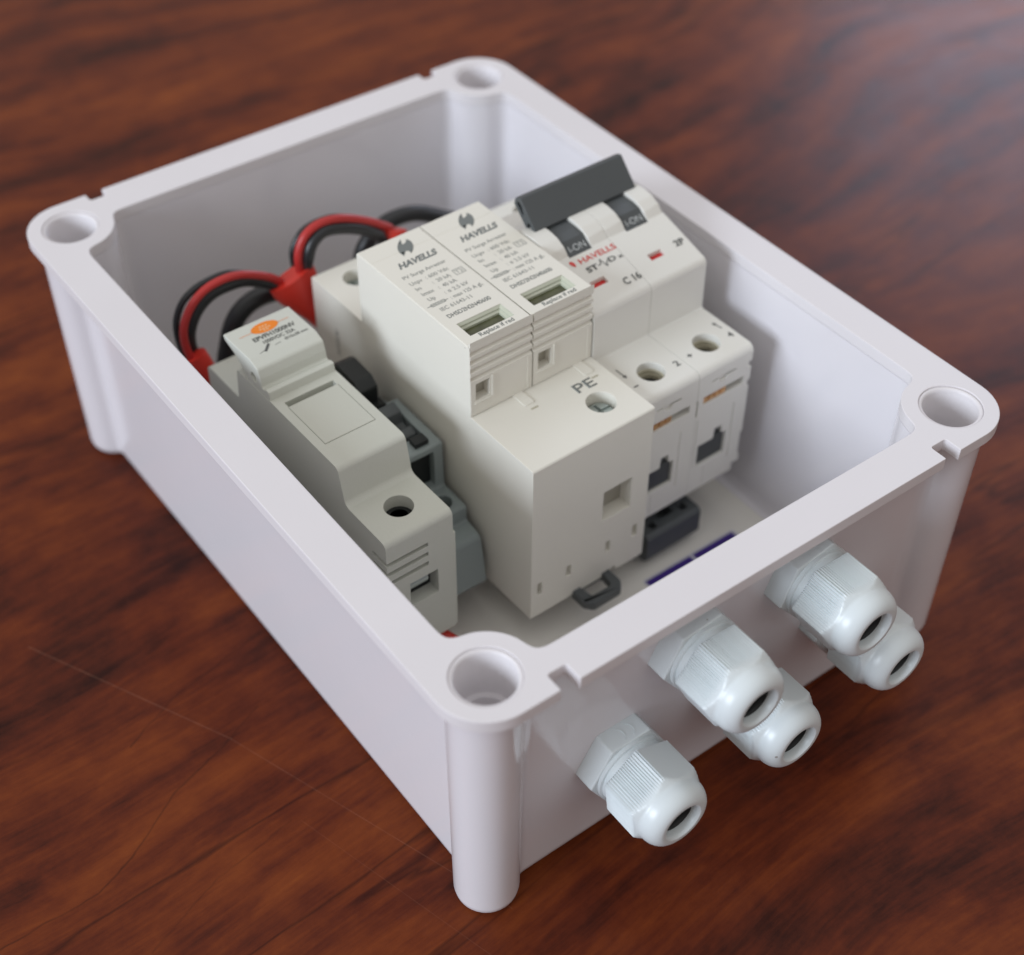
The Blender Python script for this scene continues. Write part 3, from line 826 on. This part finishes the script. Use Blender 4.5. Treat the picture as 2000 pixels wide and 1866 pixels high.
finish('pole_print', up(b), M_INKD, p2, smooth=False)
b = bmesh.new()
z = 9.74
put(b, text_bm('4', 1.9, 1.5, .02), 69.3, -13.4, z)
put(b, text_bm('+', 1.8, 1.5, .03), 55.9, -13.3, z)
def arrow(dst, x0, y0, x1, y1):
    A, B = Vector((x0, y0)), Vector((x1, y1)); d = (B-A).normalized(); n_ = Vector((-d.y, d.x))
    C_ = B-d*1.1
    for q in ((A-n_*.17, C_-n_*.17, C_+n_*.17, A+n_*.17), (C_-n_*.62, B, C_+n_*.62)):
        dst.faces.new([dst.verts.new((v.x, v.y, z)) for v in q])
arrow(b, 70.2, -9.4, 69.6, -6.3)
finish('terminal_print', up(b), M_INKD, p2, smooth=False)
b = bmesh.new(); put(b, text_bm('2', 1.9, 1.5, .02), 51.4, -13.6, z); put(b, text_bm('-', 1.8, 1.4, .03), 38.2, -13.7, z); arrow(b, 38.9, -5.6, 39.1, -9.6)
finish('terminal_print', up(b), M_INKD, p1, smooth=False)
# grey rail clip under the front of the breaker
cl_ = rp([(-21.3, -45.6, 1.8), (-21.3, -37.2, 1.0), (-20.4, -36.3, .6), (-9, -36.0), (-9, -31.0), (-2, -31), (-2, -45.6)], 5)
clc = [box(42.6, 44.6, -19.3, -17.0, -39.0, -30), box(46.6, 51.4, -17.6, -11, -40, -30), box(53.4, 55.4, -18.8, -16.4, -39.0, -30)]
solid('rail_clip', up(prism(cl_, 'x', 39.6, 57.9)), [up(c) for c in clc], .7, M_DARK, mcb, seg=3)
b = bmesh.new(); add_box(b, 41, 44, -12, -5, -37, -31.2); add_box(b, 54, 57, -12, -5, -37, -31.2)
finish('clip_neck', up(b), M_BLACK, mcb)

# ================================================================== fuse holder
fh = thing('fuse_holder', 'grey-beige single fuse holder with raised lever by the left wall of the box', 'fuse holder', 2.0, 40.0, ZB, TH)
prof = rp([(0, ZB, 2.5), (0, 3, 1.6), (15.6, 3, 1.8), (17.6, 13, 1.6), (46.2, 13, .2), (46.6, 12.6, .3), (61.0, 12.6, .8), (62.2, 3, .6), (77.6, 3, 1.5), (77.6, ZB, 1), (60, ZB, 1), (52, ZB+5, 1), (24, ZB+5, 1), (12, ZB-1, 1.5)], 7)
cut = [cyl(3.45, -12, 10, 'z', (9.4, 8.4), 48), cyl(3.4, -8, 10, 'z', (9.0, 69.5), 48),
       box(5.8, 13.6, -5, 6, -20.8, -13.2)]
for k in range(3):
    z_ = -3.5-3.05*k
    cut.append(box(-1, 11.2, -1, 3.4, z_-.6, z_+.6)); cut.append(box(-1, .9, -1, 5.5, z_-.6, z_+.6))
cut.append(box(2.4, 15.6, 41.65, 43.5, 9.0, 20))
cut.append(box(2.2, 2.35, 26, 41.6, 12.7, 20)); cut.append(box(15.7, 15.85, 26, 41.6, 12.7, 20)); cut.append(box(2.2, 15.85, 25.9, 26.15, 12.65, 20))
fb = solid('housing', up(prism(prof, 'x', 0, 18.1)), [up(c) for c in cut], .3, M_FUSE, fh)
b = bmesh.new(); add_prism(b, rp([(.3, ZB+1, 1), (.3, -4.5, .4), (9, -4.5), (9, ZB+1)]), 'x', 18.05, 18.9)
finish('side_ledge', up(b), M_FUSE, fh)
b = bmesh.new(); add_box(b, 5.9, 13.5, 3.4, 4.4, -20.7, -13.3)
finish('window_back', up(b), M_BLACK, fh)
b = bmesh.new(); add_lathe(b, [(2.1, 5.9), (2.1, 11.6)], 'x', (3.3, -15.9), 24)
finish('clamp_screw', up(b), M_STEEL, fh)
b = bmesh.new(); add_lathe(b, [(3.44, -11.5), (3.44, -.5)], 'z', (9.4, 8.4), 40); add_lathe(b, [(2.6, -.5), (2.6, -.1), (2.2, -.1), (2.2, -.5)], 'z', (9.4, 8.4), 40)
finish('screw_head', up(b), M_BLACK, fh)
# lever
lp = rp([(45.9, 11.4), (45.9, 12.8, .3), (46.3, 15.2, .4), (47.6, 15.3, .5), (49.2, 14.2, 1.0), (49.6, 17.0, 1.4), (50.4, 19.4, 1.2), (53.6, 20.4, 2.2), (65.8, 20.0, .25), (65.4, 18.7, .8), (60.5, 17.0, 2.5), (57.5, 14.6, 2.5), (55.0, 10.9), (46, 10.9)], 6)
cut = [cyl(1.25, -3, 1.2, 'x', (52.8, 15.6), 24)]
lv = solid('fuse_lever', up(prism(lp, 'x', .1, 18.0)), [up(c) for c in cut], .22, M_FUSE, fh)
# lever print
z = 20.36
def lz(y): return 20.4-(y-53.6)*(.4/12.2)+.05
b = bmesh.new()
ell = [(9.2+3.55*math.cos(a), 62.1+1.95*math.sin(a)) for a in [2*math.pi*k/40 for k in range(40)]]
vs = [b.verts.new((q[0], q[1], lz(q[1]))) for q in ell]; b.faces.new(vs)
for q in (((2.4, 61.8), (6.2, 61.8), (6.2, 61.95), (2.4, 61.95)), ((12.4, 61.8), (15.6, 61.8), (15.6, 61.95), (12.4, 61.95))):
    b.faces.new([b.verts.new((v[0], v[1], lz(v[1]))) for v in q])
finish('orange_logo', up(b), M_ORG, lv, smooth=False)
b = bmesh.new()
for (yy, w_, xx) in ((62.4, 2.8, 8.0), (61.5, 3.6, 7.6), (60.8, 2.2, 8.4)):
    n_ = int(w_/.8)
    for i_ in range(n_):
        a_ = xx+i_*.8; vs = [b.verts.new((q[0], q[1], lz(q[1])+.03)) for q in ((a_, yy), (a_+.5, yy), (a_+.5, yy+.4), (a_, yy+.4))]; b.faces.new(vs)
finish('logo_lettering', up(b), mat('pale_orange_ink', (.75, .52, .3), .5), lv, smooth=False)
b = bmesh.new(); put(b, text_bm('EPVFH1000NV', 1.5, 11.2, .022), 4.4, 58.3, lz(59)+.01)
put(b, text_bm('1000VDC 32A', 1.2, 8.4, .014), 5.9, 56.4, lz(57)+.01)
put(b, text_bm('Ø10x38 mm', .95, 6.1, .008), 10.6, 54.7, lz(55)+.01)
for (x0, y0, x1, y1, hw) in ((3.1, 53.9, 5.0, 54.4, .06), (4.6, 53.8, 6.6, 55.9, .32), (7.6, 54.6, 9.3, 54.8, .06)):
    A, B = Vector((x0, y0)), Vector((x1, y1)); n_ = (B-A).normalized(); n_ = Vector((-n_.y, n_.x))*hw
    b.faces.new([b.verts.new((q.x, q.y, lz(54.6)+.01+hw*.02)) for q in (A-n_, B-n_, B+n_, A+n_)])
finish('lever_print', up(b), M_INKD, lv, smooth=False)

# ================================================================== grey terminal block between the modules
tb = thing('terminal_block', 'blue-grey terminal block with black top pieces wedged between fuse holder and surge arrester', 'terminal block', 27, 46, ZB, 0)
def tbs(b):
    bmesh.ops.translate(b, verts=b.verts, vec=(-27, -46, -ZB)); return b
prof = rp([(47, ZB+2, 1), (49.5, -21.5, 2), (55.2, -20.6, 1), (55.2, -16, .8), (64.5, -15.8, .8), (64.8, -2.0, .8), (84.5, -2.0, .8), (86, -6), (96, -8, 1), (96, ZB+6, 1), (60, ZB+6, 1), (57, ZB, 1)], 5)
cut = [cyl(2.3, -24, -8, 'z', (30.2, 59.6), 32), box(23, 31.9, 69.8, 83.3, -9, 2), box(23, 31.6, 59, 68.0, -14.8, -4.0)]
solid('body', tbs(prism(prof, 'x', 24.2, 34.2)), [tbs(c) for c in cut], .3, M_BLUEGREY, tb)
b = bmesh.new(); add_box(b, 24.3, 31.5, 66.6, 67.4, -14.7, -4.1); add_box(b, 24.3, 31.8, 69.9, 83.2, -8.9, -7.5); add_box(b, 26.5, 30.5, 83.6, 86.5, -5, -1.2); add_box(b, 27.5, 31.2, 66.2, 69.0, -3, -.6)
finish('dark_insert', tbs(b), M_BLACK, tb)
b = bmesh.new(); add_prism(b, rp([(86, -6), (85.4, 3.6, 1), (88, 5.6, 1), (95.5, 5.8, 1), (98.0, 4.6, 1), (98.5, -8)], 4), 'x', 24.5, 29.6)
finish('black_latch', tbs(b), M_BLACK, tb)
b = bmesh.new(); add_prism(b, rp([(71.0, -8), (71.2, -2.4, .8), (73.6, -1.4, .8), (75, -3.2, .6), (77.0, -3.0, .5), (77.6, .2, .6), (81.2, 1.2, .8), (82, -8)], 4), 'x', 24.6, 31.0)
finish('black_cover', tbs(b), M_DARK, tb)
b = bmesh.new(); add_lathe(b, [(2.25, -21), (2.25, -19.4)], 'z', (30.2, 59.6), 28)
finish('clamp_screw', tbs(b), M_BLACK, tb)

# ================================================================== jumper cables behind the modules
def tube_obj(name, pts, r, m, parent, org, flatv=(0, 1, 0)):
    b = bmesh.new(); add_tube(b, catmull([Vector(p)-Vector(org) for p in pts]), r, 18, flatv)
    return finish(name, b, m, parent, ang=60)
def boot(name, mouth0, mouth1, tip, w_, d_, parent, org, tipr=1.9, mid=None):
    c0 = (Vector(mouth0)+Vector(mouth1))/2-Vector(org); T = Vector(tip)-Vector(org)
    wide = (Vector(mouth1)-Vector(mouth0))
    Mi = Vector(mid)-Vector(org) if mid else c0.lerp(T, .5)
    path = catmull([c0, Mi, T], 10)
    b = bmesh.new()
    def rad(t):
        k = 1-max(0, min(1, (t-.10)/.75)); k = k*k*(3-2*k)
        return (tipr+(w_-tipr)*k, tipr+(d_-tipr)*k)
    add_tube(b, path, rad, 26, (0, 1, 0))
    return finish(name, b, M_RED, parent, ang=60)
org = (2, 128, 0)
c1 = thing('jumper_cable', 'red and black twin cable arching from the left wall over to the large red boot', 'cable', *org)
tube_obj('red_wire', [(3.6, 125, -14), (1.2, 127, -4), (-.0, 128, 2), (.3, 128, 7.8), (2.6, 128, 12.4), (6, 128, 15.6), (10, 128, 17.1), (15.1, 128, 17.2), (19.9, 128, 15.7), (25.8, 128.4, 12.0), (29.5, 129, 8)], 1.05, M_REDW, c1, org)
tube_obj('black_wire', [(5.0, 127, -15), (3.2, 129, -8), (2.2, 130.4, -1.6), (2.6, 130.4, 4.4), (5.4, 130.4, 9.6), (9.8, 130.4, 12.7), (15.4, 130.4, 13.3), (20.5, 130.4, 12.3), (26.6, 129.8, 8.6), (30.5, 129, 5)], 1.75, M_BLKW, c1, org)
tube_obj('black_wire', [(3, 132, -12), (.4, 132, -2), (-.1, 131.6, 6.5), (2.2, 131.4, 12.3), (6.2, 131.2, 15.3), (11, 131, 16.4), (16, 131, 16), (22, 131, 13), (28, 131, 9)], .9, M_BLKW, c1, org)
boot('red_boot', (-.4, 127, -.4), (3.8, 127, -1.2), (6.6, 122.5, -16.5), 2.9, 2.5, c1, org, 1.9)
org = (36, 128, 0)
c2 = thing('jumper_cable', 'red and black twin cable looping from the large red boot down behind the surge arrester', 'cable', *org)
tube_obj('red_wire', [(35.4, 129, 2), (34.6, 128.4, 8), (34.0, 128, 14.0), (35.0, 128, 18.0), (37.4, 128, 21.0), (41.5, 128, 22.3), (47.2, 128, 21.4), (53.7, 128, 18.2), (59.0, 128, 14.6), (62.5, 128.5, 11.0), (62, 128, 5)], 1.15, M_REDW, c2, org)
tube_obj('black_wire', [(36.4, 130, 1), (36.2, 129, 8), (36.4, 127.0, 14.6), (38.0, 127, 18.2), (41.4, 127, 20.2), (46.2, 127, 19.3), (51.1, 127, 17.2), (55.4, 127, 14.4), (58.6, 127, 10.8), (59.5, 126, 4)], 1.55, M_BLKW, c2, org)
tube_obj('black_wire', [(36.4, 134, 1.0), (35.7, 134, 10.0), (36.3, 134, 13.6), (39.0, 134, 17.0), (43, 134, 18.2), (49, 134, 17.6), (55, 134, 14), (59, 133, 9)], 1.05, M_BLKW, c2, org)
boot('red_boot', (25.2, 128.5, 8.6), (37.8, 128.5, 11.0), (40.5, 123.6, -13.0), 6.6, 3.0, c2, org, 1.9, mid=(34.6, 127, 0.5))
boot('red_boot', (60.6, 128, 13.4), (66.2, 128, 9.4), (57.6, 123.5, -3), 3.4, 2.6, c2, org, 1.9)
org = (24, 138, 0)
c3 = thing('loop_cable', 'black cable curving behind the raised lever and under the large red boot', 'cable', *org)
tube_obj('sheath', [(13.6, 137, -26), (14.2, 138, -17.5), (15.8, 138, -11.5), (17.4, 138, -6.8), (20.2, 138, -3.0), (24.4, 138, -.8), (29.6, 138, -.6), (35, 138, -2.6), (38, 137, -9)], 2.6, M_BLKW, c3, org)
org = (75, 140, 0)
c4 = thing('loop_cable', 'black cable arching against the back wall behind the surge arrester', 'cable', *org)
tube_obj('sheath', [(58.2, 139, -12), (59.4, 140, -3.1), (62.0, 140, 1.5), (66.0, 140, 4.2), (71, 140, 5.2), (78, 140, 4.0), (86, 140, -.6), (93, 140, -6), (98, 138, -18)], 2.3, M_BLKW, c4, org)
org = (18, 42, -40)
c5 = thing('wire_end', 'red wire boot poking out under the front of the grey-beige fuse holder', 'wire', *org)
b = bmesh.new(); add_tube(b, catmull([Vector((-4, 10, 1.5)), Vector((-1.5, 3, -.8)), Vector((.6, -1.2, -2.6)), Vector((2.0, -4.4, -5.4))]), lambda t: (2.2+.5*t, 1.8), 18)
finish('red_boot', b, M_RED, c5, ang=60)
b = bmesh.new(); add_tube(b, catmull([Vector((2.0, -4.4, -5.0)), Vector((2.0, -3, -6.6)), Vector((-2, 2, -7.2))]), 1.1, 14)
finish('red_wire', b, M_REDW, c5, ang=60)
